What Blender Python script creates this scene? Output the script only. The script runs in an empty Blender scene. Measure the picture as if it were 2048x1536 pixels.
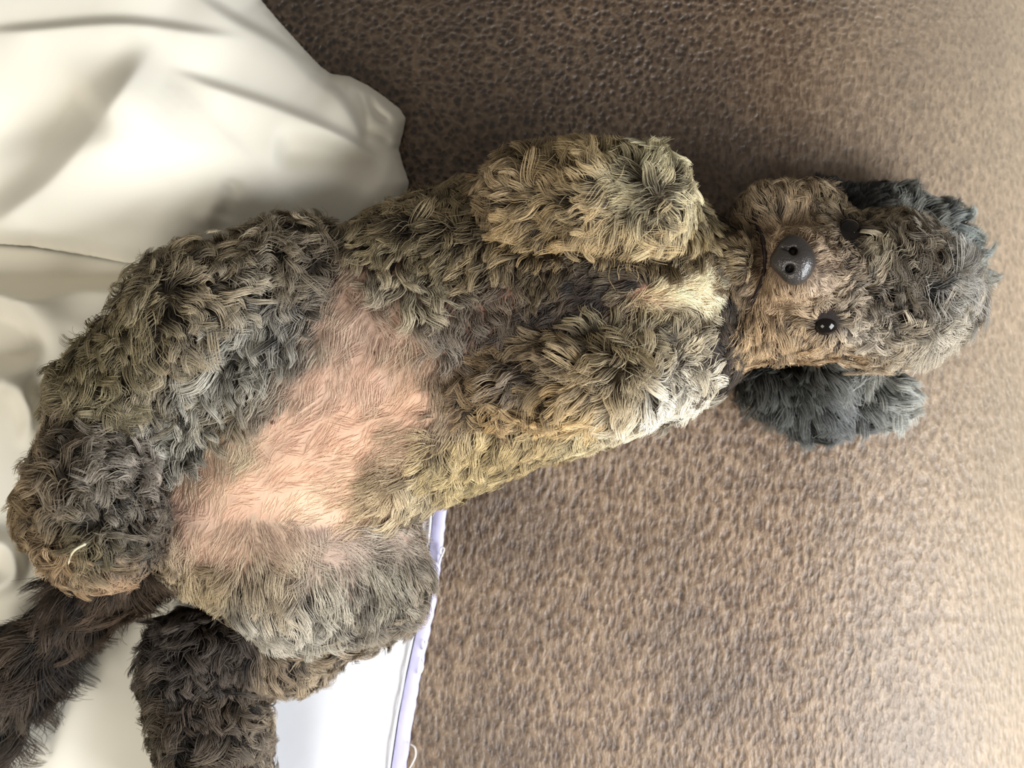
import bpy, math, random
import numpy as np
from mathutils import Vector, kdtree

rng = np.random.default_rng(7)
random.seed(7)
SC = bpy.context.scene
COL = SC.collection

# ------------------------------------------------------------------ camera, light, exposure
W = 0.75                      # metres of couch across the frame
H = 0.75                      # camera height above the seat
S = W / 2048.0                # metres per pixel on the seat plane

cam_d = bpy.data.cameras.new('camera')
cam = bpy.data.objects.new('camera', cam_d); COL.objects.link(cam)
cam.location = (0, 0, H); cam.rotation_euler = (0, 0, 0)
cam_d.sensor_width = 36; cam_d.lens = 36 * H / W; cam_d.clip_start = 0.01
cam_d.dof.use_dof = True; cam_d.dof.focus_distance = H - 0.115; cam_d.dof.aperture_fstop = 5.6
SC.camera = cam

world = bpy.data.worlds.new('world'); SC.world = world
world.use_nodes = True
bg = world.node_tree.nodes['Background']
bg.inputs[0].default_value = (1.0, 0.94, 0.84, 1); bg.inputs[1].default_value = 0.26

def area_light(name, loc, target, size, sy, energy, color):
    d = bpy.data.lights.new(name, 'AREA'); d.shape = 'RECTANGLE'; d.size = size; d.size_y = sy
    d.energy = energy; d.color = color
    o = bpy.data.objects.new(name, d); COL.objects.link(o); o.location = loc
    o.rotation_euler = (Vector(target) - Vector(loc)).to_track_quat('-Z', 'Y').to_euler()
    return o
area_light('window_light', (1.35, -0.85, 0.95), (0.05, 0, 0), 1.0, 1.1, 62, (0.95, 0.98, 1.0))
area_light('side_fill_light', (-0.95, -1.15, 1.25), (-0.2, -0.05, 0), 0.8, 0.9, 19, (1.0, 0.95, 0.84))  # added warm fill to lift pillow and blanket, no window known there

SC.view_settings.view_transform = 'Standard'
SC.view_settings.look = 'None'
SC.view_settings.gamma = 1
SC.view_settings.use_curve_mapping = False
SC.view_settings.exposure = 0.12

# ------------------------------------------------------------------ helpers
def P(px, py, zmm=0.0):
    z = zmm * 0.001; k = (H - z) / H
    return np.array([(px - 1024) * S * k, (768 - py) * S * k, z])
def Rad(rpx, zmm): return rpx * S * (H - zmm * 0.001) / H
def to_px(v):
    k = H / (H - v[..., 2]) / S
    return np.stack([1024 + v[..., 0] * k, 768 - v[..., 1] * k], -1)
def srgb(r, g, b):
    f = lambda c: (c / 255 / 12.92) if c / 255 <= 0.04045 else ((c / 255 + 0.055) / 1.055) ** 2.4
    return np.array([f(r), f(g), f(b)])

def link(name, data, parent=None, mat=None, smooth=True):
    o = bpy.data.objects.new(name, data); COL.objects.link(o)
    if parent is not None: o.parent = parent
    if mat is not None: data.materials.append(mat)
    if smooth and isinstance(data, bpy.types.Mesh):
        data.polygons.foreach_set('use_smooth', np.ones(len(data.polygons), bool))
    return o
def mesh_np(name, verts, faces):
    m = bpy.data.meshes.new(name)
    if isinstance(faces, np.ndarray): faces = faces.tolist()
    m.from_pydata(np.asarray(verts).tolist(), [], faces); m.update()
    return m
def tag(o, label=None, cat=None, group=None, kind=None):
    if label: o['label'] = label
    if cat: o['category'] = cat
    if group: o['group'] = group
    if kind: o['kind'] = kind
    return o
def set_col(mesh, name, cols):
    a = mesh.attributes.new(name, 'FLOAT_COLOR', 'POINT')
    c = np.ones((len(cols), 4), np.float32); c[:, :3] = cols
    a.data.foreach_set('color', c.ravel())

class NT:
    def __init__(self, name):
        self.m = bpy.data.materials.new(name); self.m.use_nodes = True
        self.t = self.m.node_tree; self.n = self.t.nodes; self.p = self.n['Principled BSDF']
        self.out = self.n['Material Output']
    def add(self, typ, **kw):
        n = self.n.new(typ)
        for k, v in kw.items():
            if k.startswith('i_'):
                key = k[2:]; key = int(key) if key.isdigit() else key
                n.inputs[key].default_value = v
            else: setattr(n, k, v)
        return n
    def l(self, a, b): self.t.links.new(a, b)
    def math(self, op, a, b=None, c=None, clamp=False):
        n = self.n.new('ShaderNodeMath'); n.operation = op; n.use_clamp = clamp
        for i, v in enumerate((a, b, c)):
            if v is None: continue
            if isinstance(v, (int, float)): n.inputs[i].default_value = v
            else: self.l(v, n.inputs[i])
        return n.outputs[0]
    def ramp(self, fac, stops):
        r = self.n.new('ShaderNodeValToRGB'); e = r.color_ramp.elements
        while len(e) < len(stops): e.new(0.5)
        for el, (p, c) in zip(e, stops):
            el.position = p; el.color = (*c, 1) if len(c) == 3 else c
        self.l(fac, r.inputs[0]); return r.outputs[0]
    def mix(self, fac, a, b, typ='MIX'):
        n = self.n.new('ShaderNodeMix'); n.data_type = 'RGBA'; n.blend_type = typ
        for sock, v in ((n.inputs[0], fac), (n.inputs[6], a), (n.inputs[7], b)):
            if isinstance(v, (int, float)): sock.default_value = v
            elif isinstance(v, (tuple, list, np.ndarray)): sock.default_value = (*v[:3], 1)
            else: self.l(v, sock)
        return n.outputs[2]

# ------------------------------------------------------------------ materials
def leather_mat():
    t = NT('brown_leather')
    tc = t.add('ShaderNodeTexCoord')
    big = t.add('ShaderNodeTexNoise', i_Scale=5.0, i_Detail=3.0); t.l(tc.outputs['Object'], big.inputs['Vector'])
    warp = t.add('ShaderNodeTexNoise', i_Scale=70.0, i_Detail=3.0); t.l(tc.outputs['Object'], warp.inputs['Vector'])
    wv = t.add('ShaderNodeVectorMath', operation='MULTIPLY_ADD'); t.l(warp.outputs['Color'], wv.inputs[0])
    wv.inputs[1].default_value = (.006, .006, .0); t.l(tc.outputs['Object'], wv.inputs[2])
    # mask: 0 = round pitted grain (towards the pillow), 1 = stretched wrinkled grain (towards the seat's edge)
    sep = t.add('ShaderNodeSeparateXYZ'); t.l(tc.outputs['Object'], sep.inputs[0])
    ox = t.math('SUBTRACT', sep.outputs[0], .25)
    m = t.math('SUBTRACT', ox, t.math('MULTIPLY', sep.outputs[1], 1.15))
    m = t.math('ADD', m, t.math('MULTIPLY', t.math('SUBTRACT', big.outputs[0], .5), .35))
    mr = t.add('ShaderNodeMapRange', i_1=-0.20, i_2=0.12); t.l(m, mr.inputs[0]); mask = mr.outputs[0]
    v1 = t.add('ShaderNodeTexVoronoi', voronoi_dimensions='2D', feature='DISTANCE_TO_EDGE', i_Scale=120.0); t.l(wv.outputs[0], v1.inputs['Vector'])
    v1p = t.add('ShaderNodeTexVoronoi', voronoi_dimensions='2D', feature='F1', i_Scale=170.0); t.l(wv.outputs[0], v1p.inputs['Vector'])
    mp = t.add('ShaderNodeMapping'); mp.inputs['Scale'].default_value = (1.0, .50, 1.0); mp.inputs['Rotation'].default_value = (0, 0, .10)
    t.l(wv.outputs[0], mp.inputs[0])
    mq = t.add('ShaderNodeMapping'); mq.inputs['Scale'].default_value = (1.0, .32, 1.0); mq.inputs['Rotation'].default_value = (0, 0, .10)
    t.l(wv.outputs[0], mq.inputs[0])
    v2 = t.add('ShaderNodeTexVoronoi', voronoi_dimensions='2D', feature='F1', i_Scale=215.0); t.l(mp.outputs[0], v2.inputs['Vector'])
    n2 = t.add('ShaderNodeTexNoise', i_Scale=230.0, i_Detail=4.0, i_Roughness=.62); t.l(mq.outputs[0], n2.inputs['Vector'])
    n3 = t.add('ShaderNodeTexNoise', i_Scale=210.0, i_Detail=4.0, i_Roughness=.62); t.l(tc.outputs['Object'], n3.inputs['Vector'])
    def soft(sock, a, b):
        r = t.add('ShaderNodeMapRange', interpolation_type='SMOOTHSTEP', i_1=a, i_2=b); t.l(sock, r.inputs[0]); return r.outputs[0]
    pit = soft(v1p.outputs['Distance'], .08, .55)
    pit2 = soft(v2.outputs['Distance'], .05, .58)
    edge = t.math('SUBTRACT', 1.0, t.math('MULTIPLY', v1.outputs['Distance'], 5.0, clamp=True))
    h_round = t.math('ADD', t.math('ADD', t.math('MULTIPLY', pit, .30), t.math('MULTIPLY', edge, .12)), t.math('MULTIPLY', n3.outputs[0], .62))
    h_str = t.math('ADD', t.math('MULTIPLY', pit2, .20), t.math('MULTIPLY', n2.outputs[0], .98))
    hm = t.add('ShaderNodeMix'); hm.data_type = 'FLOAT'
    t.l(mask, hm.inputs[0]); t.l(h_round, hm.inputs[2]); t.l(h_str, hm.inputs[3])
    hgt = hm.outputs[0]
    c = t.ramp(hgt, [(.28, srgb(46, 33, 23)), (.56, srgb(92, 71, 52)), (.85, srgb(136, 114, 91))])
    blot = t.add('ShaderNodeTexNoise', i_Scale=9.0, i_Detail=5.0, i_Roughness=.6); t.l(tc.outputs['Object'], blot.inputs['Vector'])
    c = t.mix(t.ramp(blot.outputs[0], [(.42, (0, 0, 0)), (.68, (.8, .8, .8))]), c, t.mix(.62, c, srgb(44, 30, 22)))
    # the hide's dark patch, with shade away from the window painted into the colour
    hide_shade = t.add('ShaderNodeMapRange', i_1=-0.75, i_2=0.32, i_3=.24, i_4=1.30); t.l(m, hide_shade.inputs[0])
    c = t.mix(1.0, c, hide_shade.outputs[0], 'MULTIPLY')
    edge_sheen = t.add('ShaderNodeMapRange', i_1=0.20, i_2=0.43, i_3=1.0, i_4=1.6); t.l(ox, edge_sheen.inputs[0])  # window sheen along the seat edge, painted in as beige
    c = t.mix(t.math('MULTIPLY', t.math('SUBTRACT', edge_sheen.outputs[0], 1.0), .8), c, srgb(196, 180, 158))
    fine = t.add('ShaderNodeTexNoise', i_Scale=900.0, i_Detail=2.0); t.l(tc.outputs['Object'], fine.inputs['Vector'])
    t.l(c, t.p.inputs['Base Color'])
    t.p.inputs['Roughness'].default_value = .46
    t.p.inputs['Specular IOR Level'].default_value = .6
    b = t.add('ShaderNodeBump', i_Strength=.9, i_Distance=.0024)
    t.l(t.math('ADD', hgt, t.math('MULTIPLY', fine.outputs[0], .06)), b.inputs['Height'])
    t.l(b.outputs[0], t.p.inputs['Normal'])
    return t.m

def cloth_mat(name, col, tint=None):
    t = NT(name)
    tc = t.add('ShaderNodeTexCoord')
    n = t.add('ShaderNodeTexNoise', i_Scale=14.0, i_Detail=3.0); t.l(tc.outputs['Object'], n.inputs['Vector'])
    c = t.mix(n.outputs[0], col, tint if tint is not None else col * .94)
    t.l(c, t.p.inputs['Base Color'])
    t.p.inputs['Roughness'].default_value = .85; t.p.inputs['Specular IOR Level'].default_value = .2
    w = t.add('ShaderNodeTexNoise', i_Scale=1400.0, i_Detail=1.0); t.l(tc.outputs['Object'], w.inputs['Vector'])
    cr = t.add('ShaderNodeTexNoise', i_Scale=45.0, i_Detail=2.0); t.l(tc.outputs['Object'], cr.inputs['Vector'])
    b = t.add('ShaderNodeBump', i_Strength=.25, i_Distance=.0012)
    t.l(t.math('ADD', t.math('MULTIPLY', w.outputs[0], .12), t.math('MULTIPLY', cr.outputs[0], .8)), b.inputs['Height'])
    t.l(b.outputs[0], t.p.inputs['Normal'])
    return t.m

def attr_mat(name, rough, spec, bump=None, sss=0.0):
    t = NT(name)
    a = t.add('ShaderNodeAttribute', attribute_name='col')
    t.l(a.outputs['Color'], t.p.inputs['Base Color'])
    t.p.inputs['Roughness'].default_value = rough; t.p.inputs['Specular IOR Level'].default_value = spec
    if bump:
        tc = t.add('ShaderNodeTexCoord')
        n = t.add('ShaderNodeTexNoise', i_Scale=bump[0], i_Detail=3.0); t.l(tc.outputs['Object'], n.inputs['Vector'])
        b = t.add('ShaderNodeBump', i_Strength=bump[1], i_Distance=.001); t.l(n.outputs[0], b.inputs['Height'])
        t.l(b.outputs[0], t.p.inputs['Normal'])
    return t.m
def plain_mat(name, col, rough=.5, spec=.5, coat=0.0, bump=None):
    t = NT(name); t.p.inputs['Base Color'].default_value = (*col, 1)
    t.p.inputs['Roughness'].default_value = rough; t.p.inputs['Specular IOR Level'].default_value = spec
    t.p.inputs['Coat Weight'].default_value = coat
    if bump:
        tc = t.add('ShaderNodeTexCoord')
        n = t.add('ShaderNodeTexVoronoi', i_Scale=bump[0]); t.l(tc.outputs['Object'], n.inputs['Vector'])
        b = t.add('ShaderNodeBump', i_Strength=bump[1], i_Distance=.0005); t.l(n.outputs[0], b.inputs['Height'])
        t.l(b.outputs[0], t.p.inputs['Normal'])
    return t.m

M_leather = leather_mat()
M_cream = cloth_mat('cream_cotton', np.array([.82, .782, .685]))
M_white = cloth_mat('white_cotton', np.array([.84, .85, .90]))
M_hem = plain_mat('lavender_hem', np.array([.62, .60, .84]), .85, .2)
M_thread = plain_mat('white_thread', np.array([.85, .84, .82]), .8, .2)
M_skin = attr_mat('dog_skin', .6, .25, (420., .35))
M_fur = attr_mat('dog_fur', .55, .35)
M_nose = plain_mat('nose_leather', srgb(50, 45, 43), .36, .5, .25, (900., .5))
M_eye = plain_mat('eye_brown', srgb(14, 10, 8), .08, .35, 0.0)
M_lip = plain_mat('lip_skin', srgb(38, 26, 24), .5, .4)
M_nipple = plain_mat('nipple_skin', srgb(104, 66, 54), .6, .3)
M_claw = plain_mat('claw_horn', srgb(205, 195, 165), .35, .5)
M_floor = plain_mat('floor_wood', srgb(120, 90, 62), .5, .4)

# ------------------------------------------------------------------ polyline fields for cloth
def poly_field(X, Y, pts):
    """distance to a polyline, signed side (positive = right of travel on screen) and the 0..1 travel"""
    best = np.full(X.shape, 1e9); side = np.zeros(X.shape); tt = np.zeros(X.shape)
    L = [0.0]
    for a, b in zip(pts[:-1], pts[1:]): L.append(L[-1] + math.dist(a, b))
    for i, (a, b) in enumerate(zip(pts[:-1], pts[1:])):
        dx, dy = b[0] - a[0], b[1] - a[1]; l2 = dx * dx + dy * dy + 1e-9
        u = np.clip(((X - a[0]) * dx + (Y - a[1]) * dy) / l2, 0, 1)
        ex, ey = X - a[0] - u * dx, Y - a[1] - u * dy
        d = np.hypot(ex, ey); m = d < best
        best = np.where(m, d, best)
        side = np.where(m, np.sign(dx * ey - dy * ex), side)
        tt = np.where(m, (L[i] + u * math.sqrt(l2)) / L[-1], tt)
    return best, side, tt
def spline(pts, n=8):
    pts = [np.array(p, float) for p in pts]; out = []
    for i in range(len(pts) - 1):
        p0 = pts[max(i - 1, 0)]; p1 = pts[i]; p2 = pts[i + 1]; p3 = pts[min(i + 2, len(pts) - 1)]
        for k in range(n):
            t = k / n
            out.append(.5 * ((2 * p1) + (-p0 + p2) * t + (2 * p0 - 5 * p1 + 4 * p2 - p3) * t * t + (-p0 + 3 * p1 - 3 * p2 + p3) * t ** 3))
    out.append(pts[-1]); return out
def ridge(X, Y, pts, A, w, fade=True):
    d, s, t = poly_field(X, Y, [tuple(p) for p in spline(pts, 5)])
    f = np.clip(np.minimum(t, 1 - t) * 6, 0, 1) if fade else 1.0
    f = f * f * (3 - 2 * f)
    return A * np.exp(-(d / w) ** 2) * f
def lip(X, Y, pts, A, w_steep, w_soft, fade=True, sgn=1):
    """a fold edge: the right side of travel is raised at the edge, steep there and easing off inwards"""
    d, s, t = poly_field(X, Y, [tuple(p) for p in spline(pts, 5)])
    s = s * sgn
    f = np.clip(np.minimum(t, 1 - t) * 4, 0, 1) if fade else 1.0
    f = f * f * (3 - 2 * f)
    inner = np.where(s > 0, np.exp(-(d / w_soft) ** 1.5), np.exp(-(d / w_steep) ** 2))
    return A * inner * f
def in_poly(X, Y, poly):
    c = np.zeros(X.shape, bool); n = len(poly)
    for i in range(n):
        x1, y1 = poly[i]; x2, y2 = poly[(i + 1) % n]
        if y1 == y2: continue
        m = ((y1 > Y) != (y2 > Y)) & (X < (x2 - x1) * (Y - y1) / (y2 - y1) + x1)
        c ^= m
    return c
def nearest_on_poly(x, y, poly):
    bd, bp = 1e9, None
    for i in range(len(poly)):
        a = poly[i]; b = poly[(i + 1) % len(poly)]
        dx, dy = b[0] - a[0], b[1] - a[1]; l2 = dx * dx + dy * dy + 1e-9
        u = min(1, max(0, ((x - a[0]) * dx + (y - a[1]) * dy) / l2))
        qx, qy = a[0] + u * dx, a[1] + u * dy; d = (qx - x) ** 2 + (qy - y) ** 2
        if d < bd: bd, bp = d, (qx, qy)
    return bp
def cloth_body(name, poly, step, hfun, zbot, mat, parent=None, blur=0):
    """closed cloth or cushion: a height field over an outline, given in pixels on the seat plane, with a flat underside"""
    xs = np.arange(min(p[0] for p in poly) - step, max(p[0] for p in poly) + 2 * step, step)
    ys = np.arange(min(p[1] for p in poly) - step, max(p[1] for p in poly) + 2 * step, step)
    X, Y = np.meshgrid(xs, ys); nx = len(xs)
    cx, cy = (X[:-1, :-1] + step / 2), (Y[:-1, :-1] + step / 2)
    keep = in_poly(cx, cy, poly)
    I = np.arange(X.size).reshape(X.shape)
    q = np.stack([I[:-1, :-1], I[1:, :-1], I[1:, 1:], I[:-1, 1:]], -1)[keep]
    used = np.unique(q); cnt = np.bincount(q.ravel(), minlength=X.size)
    x, y = X.ravel().copy(), Y.ravel().copy()
    bnd = used[cnt[used] < 4]
    for v in bnd: x[v], y[v] = nearest_on_poly(x[v], y[v], poly)
    isb = np.zeros(X.size, bool); isb[bnd] = True
    d, _, _ = poly_field(x, y, list(poly) + [poly[0]])
    d[isb] = 0
    h = hfun(x, y, d)
    hg = h.reshape(X.shape); keepg = isb.reshape(X.shape)      # ease the joins between folds
    for _ in range(blur):
        p_ = np.pad(hg, 1, mode='edge')
        sm_ = (p_[:-2, 1:-1] + p_[2:, 1:-1] + p_[1:-1, :-2] + p_[1:-1, 2:] + 2 * p_[1:-1, 1:-1]) / 6
        hg = np.where(keepg, hg, sm_)
    h = hg.ravel()
    rem = np.full(X.size, -1); rem[used] = np.arange(len(used))
    k = (H - h * .001) / H
    V = np.stack([(x - 1024) * S * k, (768 - y) * S * k, h * .001], -1)[used]
    hb = (zbot(x, y)[used] if callable(zbot) else np.full(len(used), zbot)) * .001
    VB = V.copy(); VB[:, 2] = np.minimum(hb, V[:, 2] - .0008)
    kk = 1.0
    top = rem[q]; nb = len(used)
    bot = top[:, ::-1] + nb
    # skirt
    ed = {}
    for f in top:
        for a, b in ((0, 1), (1, 2), (2, 3), (3, 0)):
            e = (int(f[a]), int(f[b]))
            if (e[1], e[0]) in ed: del ed[(e[1], e[0])]
            else: ed[e] = 1
    skirt = [[b, a, a + nb, b + nb] for a, b in ed]
    m = mesh_np(name, np.vstack([V, VB]), np.vstack([top, bot]).tolist() + skirt)
    return link(name, m, parent, mat)

def tube(name, pts, r, mat, parent=None, r_end=None, sides=8, closed_caps=True):
    pts = [np.array(p, float) for p in pts]; n = len(pts); V = []; F = []
    up = np.array([0, 0, 1.0])
    for i, p in enumerate(pts):
        t = pts[min(i + 1, n - 1)] - pts[max(i - 1, 0)]; t /= np.linalg.norm(t) + 1e-12
        a = np.cross(t, up); 
        if np.linalg.norm(a) < 1e-3: a = np.cross(t, [1, 0, 0])
        a /= np.linalg.norm(a); b = np.cross(a, t)
        rr = r[i] if isinstance(r, (list, np.ndarray)) else r + ((r_end if r_end is not None else r) - r) * i / (n - 1)
        for k in range(sides):
            an = 2 * math.pi * k / sides
            V.append(p + rr * (math.cos(an) * a + math.sin(an) * b))
    for i in range(n - 1):
        for k in range(sides):
            F.append([i * sides + k, i * sides + (k + 1) % sides, (i + 1) * sides + (k + 1) % sides, (i + 1) * sides + k])
    F.append(list(range(sides))[::-1]); F.append(list(range((n - 1) * sides, n * sides)))
    return link(name, mesh_np(name, V, F), parent, mat)

# ------------------------------------------------------------------ signed distance modelling
def seg(a, b, ra, rb, kz=1.0):
    a = np.array(a, float); b = np.array(b, float)
    def f(p):
        q = p.copy(); q[..., 2] = (q[..., 2] - a[2]) / kz + a[2]
        bb = b.copy(); bb[2] = (b[2] - a[2]) / kz + a[2]
        ba = bb - a; pa = q - a
        t = np.clip((pa @ ba) / (ba @ ba + 1e-12), 0, 1)
        d = np.linalg.norm(pa - t[..., None] * ba, axis=-1) - (ra + (rb - ra) * t)
        return d * (kz if kz < 1 else 1.0) ** .5
    return f
def smin(a, b, k):
    h = np.clip(.5 + .5 * (b - a) / k, 0, 1)
    return b + (a - b) * h - k * h * (1 - h)
def surface_nets(f, lo, hi, step, newton=3):
    lo = np.array(lo, float); hi = np.array(hi, float)
    n = np.ceil((hi - lo) / step).astype(int) + 1
    ax = [lo[i] + step * np.arange(n[i]) for i in range(3)]
    G = np.stack(np.meshgrid(*ax, indexing='ij'), -1)
    D = np.empty(G.shape[:3])
    for i in range(0, n[0], 16): D[i:i + 16] = f(G[i:i + 16])
    ins = D < 0
    c = np.zeros(tuple(n - 1), int); acc = np.zeros(tuple(n - 1) + (3,)); cntx = np.zeros(tuple(n - 1))
    for dx in (0, 1):
        for dy in (0, 1):
            for dz in (0, 1):
                c += ins[dx:n[0] - 1 + dx, dy:n[1] - 1 + dy, dz:n[2] - 1 + dz]
    mixed = (c > 0) & (c < 8)
    idx = np.argwhere(mixed); vid = np.full(mixed.shape, -1); vid[mixed] = np.arange(len(idx))
    V = np.zeros((len(idx), 3)); w = np.zeros(len(idx))
    cor = [(0, 0, 0), (1, 0, 0), (0, 1, 0), (1, 1, 0), (0, 0, 1), (1, 0, 1), (0, 1, 1), (1, 1, 1)]
    for a in range(8):
        for b in range(a + 1, 8):
            if sum(abs(np.array(cor[a]) - cor[b])) != 1: continue
            ia = idx + cor[a]; ib = idx + cor[b]
            da = D[ia[:, 0], ia[:, 1], ia[:, 2]]; db = D[ib[:, 0], ib[:, 1], ib[:, 2]]
            cr = (da < 0) != (db < 0)
            t = np.where(cr, da / (da - db + 1e-15), 0)
            V += np.where(cr[:, None], ia + t[:, None] * (ib - ia), 0); w += cr
    V = lo + step * V / w[:, None]
    F = []
    for axis in range(3):
        o1, o2 = [(1, 2), (2, 0), (0, 1)][axis]
        A = [slice(None)] * 3; B = [slice(None)] * 3
        A[axis] = slice(0, n[axis] - 1); B[axis] = slice(1, n[axis])
        ch = ins[tuple(A)] != ins[tuple(B)]
        e = np.argwhere(ch)
        ok = (e[:, o1] > 0) & (e[:, o2] > 0) & (e[:, o1] < n[o1] - 1) & (e[:, o2] < n[o2] - 1)
        e = e[ok]
        flip = ins[tuple(e.T)]
        def vv(s1, s2):
            q = e.copy(); q[:, o1] -= s1; q[:, o2] -= s2
            return vid[q[:, 0], q[:, 1], q[:, 2]]
        quad = np.stack([vv(1, 1), vv(0, 1), vv(0, 0), vv(1, 0)], -1)
        quad[~flip] = quad[~flip][:, ::-1]
        F.append(quad)
    F = np.vstack(F)
    for _ in range(newton):
        d = f(V); g = grad(f, V); V = V - g * np.clip(d, -step, step)[:, None]
    return V, F
def grad(f, V, e=4e-4):
    g = np.stack([f(V + np.eye(3)[i] * e) - f(V - np.eye(3)[i] * e) for i in range(3)], -1)
    return g / (np.linalg.norm(g, axis=-1, keepdims=True) + 1e-12)

# ------------------------------------------------------------------ the setting: floor and sofa
fm = mesh_np('floor', [(-3, -3, -.47), (3, -3, -.47), (3, 3, -.47), (-3, 3, -.47)], [[0, 1, 2, 3]])
floor = link('floor', fm, None, M_floor, False); floor['kind'] = 'structure'

def seat_z(x, y):
    """gently dented seat that rolls off towards its window-side edge"""
    z = np.zeros_like(x)
    roll = np.clip((x - .22) / .26, 0, None)
    z -= .12 * roll ** 2
    z += .003 * np.sin(x * 9 + 1.3) * np.sin(y * 8 - .4) * np.clip((x + .1) * 4, 0, 1)
    z -= .004 * np.exp(-(((x - .05) / .12) ** 2 + ((y + .08) / .08) ** 2))
    return z - .0015
sofa = bpy.data.objects.new('sofa', None); COL.objects.link(sofa); sofa.location = (-.25, 0, -.47)
tag(sofa, 'brown pebbled leather sofa seat under the dog and the bedding', 'sofa')
gx = np.linspace(-1.1, .50, 161); gy = np.linspace(-.75, .75, 121)
X, Y = np.meshgrid(gx, gy); Z = seat_z(X, Y)
for ex in (gx[0],): Z -= .03 * np.clip(1 - (X - ex) / .06, 0, 1) ** 2
Z -= .03 * np.clip(1 - (Y - gy[0]) / .06, 0, 1) ** 2 + .03 * np.clip(1 - (gy[-1] - Y) / .06, 0, 1) ** 2
nx, ny = len(gx), len(gy); I = np.arange(nx * ny).reshape(ny, nx)
q = np.stack([I[:-1, :-1], I[:-1, 1:], I[1:, 1:], I[1:, :-1]], -1).reshape(-1, 4).tolist()
V = np.stack([X, Y, Z], -1).reshape(-1, 3)
ring = list(I[0, :]) + list(I[1:, -1]) + list(I[-1, -2::-1]) + list(I[-2:0:-1, 0])
low = V[ring].copy(); low[:, 2] = -.16; nV = len(V)
V = np.vstack([V, low]); R = len(ring)
for k in range(R): q.append([int(ring[(k + 1) % R]), int(ring[k]), nV + k, nV + (k + 1) % R])
q.append([nV + k for k in range(R)][::-1])
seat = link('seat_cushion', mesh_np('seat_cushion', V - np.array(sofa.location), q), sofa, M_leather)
bv = [(-1.1, -.75, 0), (.5, -.75, 0), (.5, .75, 0), (-1.1, .75, 0), (-1.1, -.75, .31), (.5, -.75, .31), (.5, .75, .31), (-1.1, .75, .31)]
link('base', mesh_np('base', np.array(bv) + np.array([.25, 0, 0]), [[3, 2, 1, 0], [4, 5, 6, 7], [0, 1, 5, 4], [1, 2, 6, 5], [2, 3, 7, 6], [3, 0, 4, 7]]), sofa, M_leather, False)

# ------------------------------------------------------------------ bedding
# white sheet under the hind quarters, with a lavender frayed hem
edge_line = [(905, 840), (897, 960), (886, 1080), (872, 1200), (852, 1300), (832, 1400), (812, 1540), (790, 1720)]
hem_in = [(x - 27 - max(0, (y - 1000)) * .01, y) for x, y in edge_line]
def h_sheet(x, y, d):
    z = 1.6 + 1.2 * np.clip(d / 30, 0, 1)
    z += 2.5 * np.exp(-((x - 640) / 60) ** 2 - ((y - 1500) / 120) ** 2)
    z += ridge(x, y, [(700, 1380), (720, 1480), (690, 1600)], 1.6, 22)
    z += ridge(x, y, [(790, 1250), (765, 1400), (745, 1600)], 1.2, 10)
    return np.where(x < 520, np.minimum(z, 2.2), z)
white = cloth_body('white_sheet', [tuple(p) for p in spline(hem_in, 4)] + [(250, 1720), (250, 840)], 8, h_sheet, .3, M_white)
tag(white, 'white cotton sheet with a lavender frayed hem under the dog\'s hind legs', 'sheet')
hem_poly = [tuple(p) for p in spline(edge_line, 10)]
hem_poly = [(x + 1.0 * math.sin(y * .21) + .8 * math.sin(y * .53 + 1), y) for x, y in hem_poly]
hem = cloth_body('hem', hem_poly + [(p[0] + 3, p[1]) for p in spline(hem_in, 4)][::-1], 4,
                 lambda x, y, d: 1.2 + 1.4 * np.clip(d / 8, 0, 1) + .5 * np.sin(y * .05), .25, M_hem, white)
hem['label'] = 'lavender hem band'
st = spline([(x - 3, y) for x, y in hem_in], 6)
sm = tube('stitching', [P(x + 1.2 * math.sin(i * .7), y, 3.4 + .5 * math.sin(i * 1.7)) for i, (x, y) in enumerate(st)], .0011, M_white, white, sides=6)
for pts in ([(878, 1128), (880, 1118), (886, 1106), (888, 1098), (884, 1094), (880, 1100), (881, 1110), (886, 1112)],
            [(838, 1350), (845, 1338), (846, 1328), (843, 1318)], [(846, 1300), (850, 1290), (849, 1282)],
            [(822, 1488), (830, 1496), (831, 1512), (824, 1528), (814, 1545)]):
    sp = spline(pts, 6)
    tube('thread', [P(x, y, 3.5 + 3 * math.sin(math.pi * i / len(sp))) for i, (x, y) in enumerate(sp)], .00075, M_thread, white, r_end=.0004, sides=6)

# cream blanket at the left, crumpled
def h_blanket(x, y, d):
    e = np.clip(d / 40, 0, 1)
    z = 3.2 + 1.0 * e
    out = np.clip((330 - x + (y - 900) * .05) / 180, 0, 1)           # free of the dog
    up = np.clip((760 - y) / 260, 0, 1)
    z += 26 * up * np.clip((420 - x) / 200, 0, 1) * e
    # fold with a bright crest curling round a hollow
    z += lip(x, y, [(-60, 560), (20, 585), (70, 640), (95, 690), (75, 725), (30, 748), (-60, 775)], 30, 24, 75, False, -1) * e
    z -= ridge(x, y, [(-40, 665), (30, 670), (60, 690)], 20, 42, False)
    z += lip(x, y, [(-40, 770), (20, 775), (48, 800), (58, 850), (40, 900)], 20, 14, 40, True, -1) * e
    z -= ridge(x, y, [(50, 770), (90, 800), (95, 860), (75, 920)], 14, 22)
    z += lip(x, y, [(-60, 1080), (5, 1085), (30, 1120), (20, 1165), (-60, 1200)], 16, 14, 40, False) * e
    z += ridge(x, y, [(180, 1330), (140, 1440), (80, 1600)], 4, 40)
    z += ridge(x, y, [(300, 520), (210, 600), (150, 690)], 6, 40)
    z += 3 * np.exp(-((x - 250) / 80) ** 2 - ((y - 1420) / 90) ** 2)
    z = np.where(y < 600, np.minimum(z, 9.5 + np.clip((y - 550) / 50, 0, 1) * 30), z)
    return np.maximum(z, 3.2)
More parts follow.
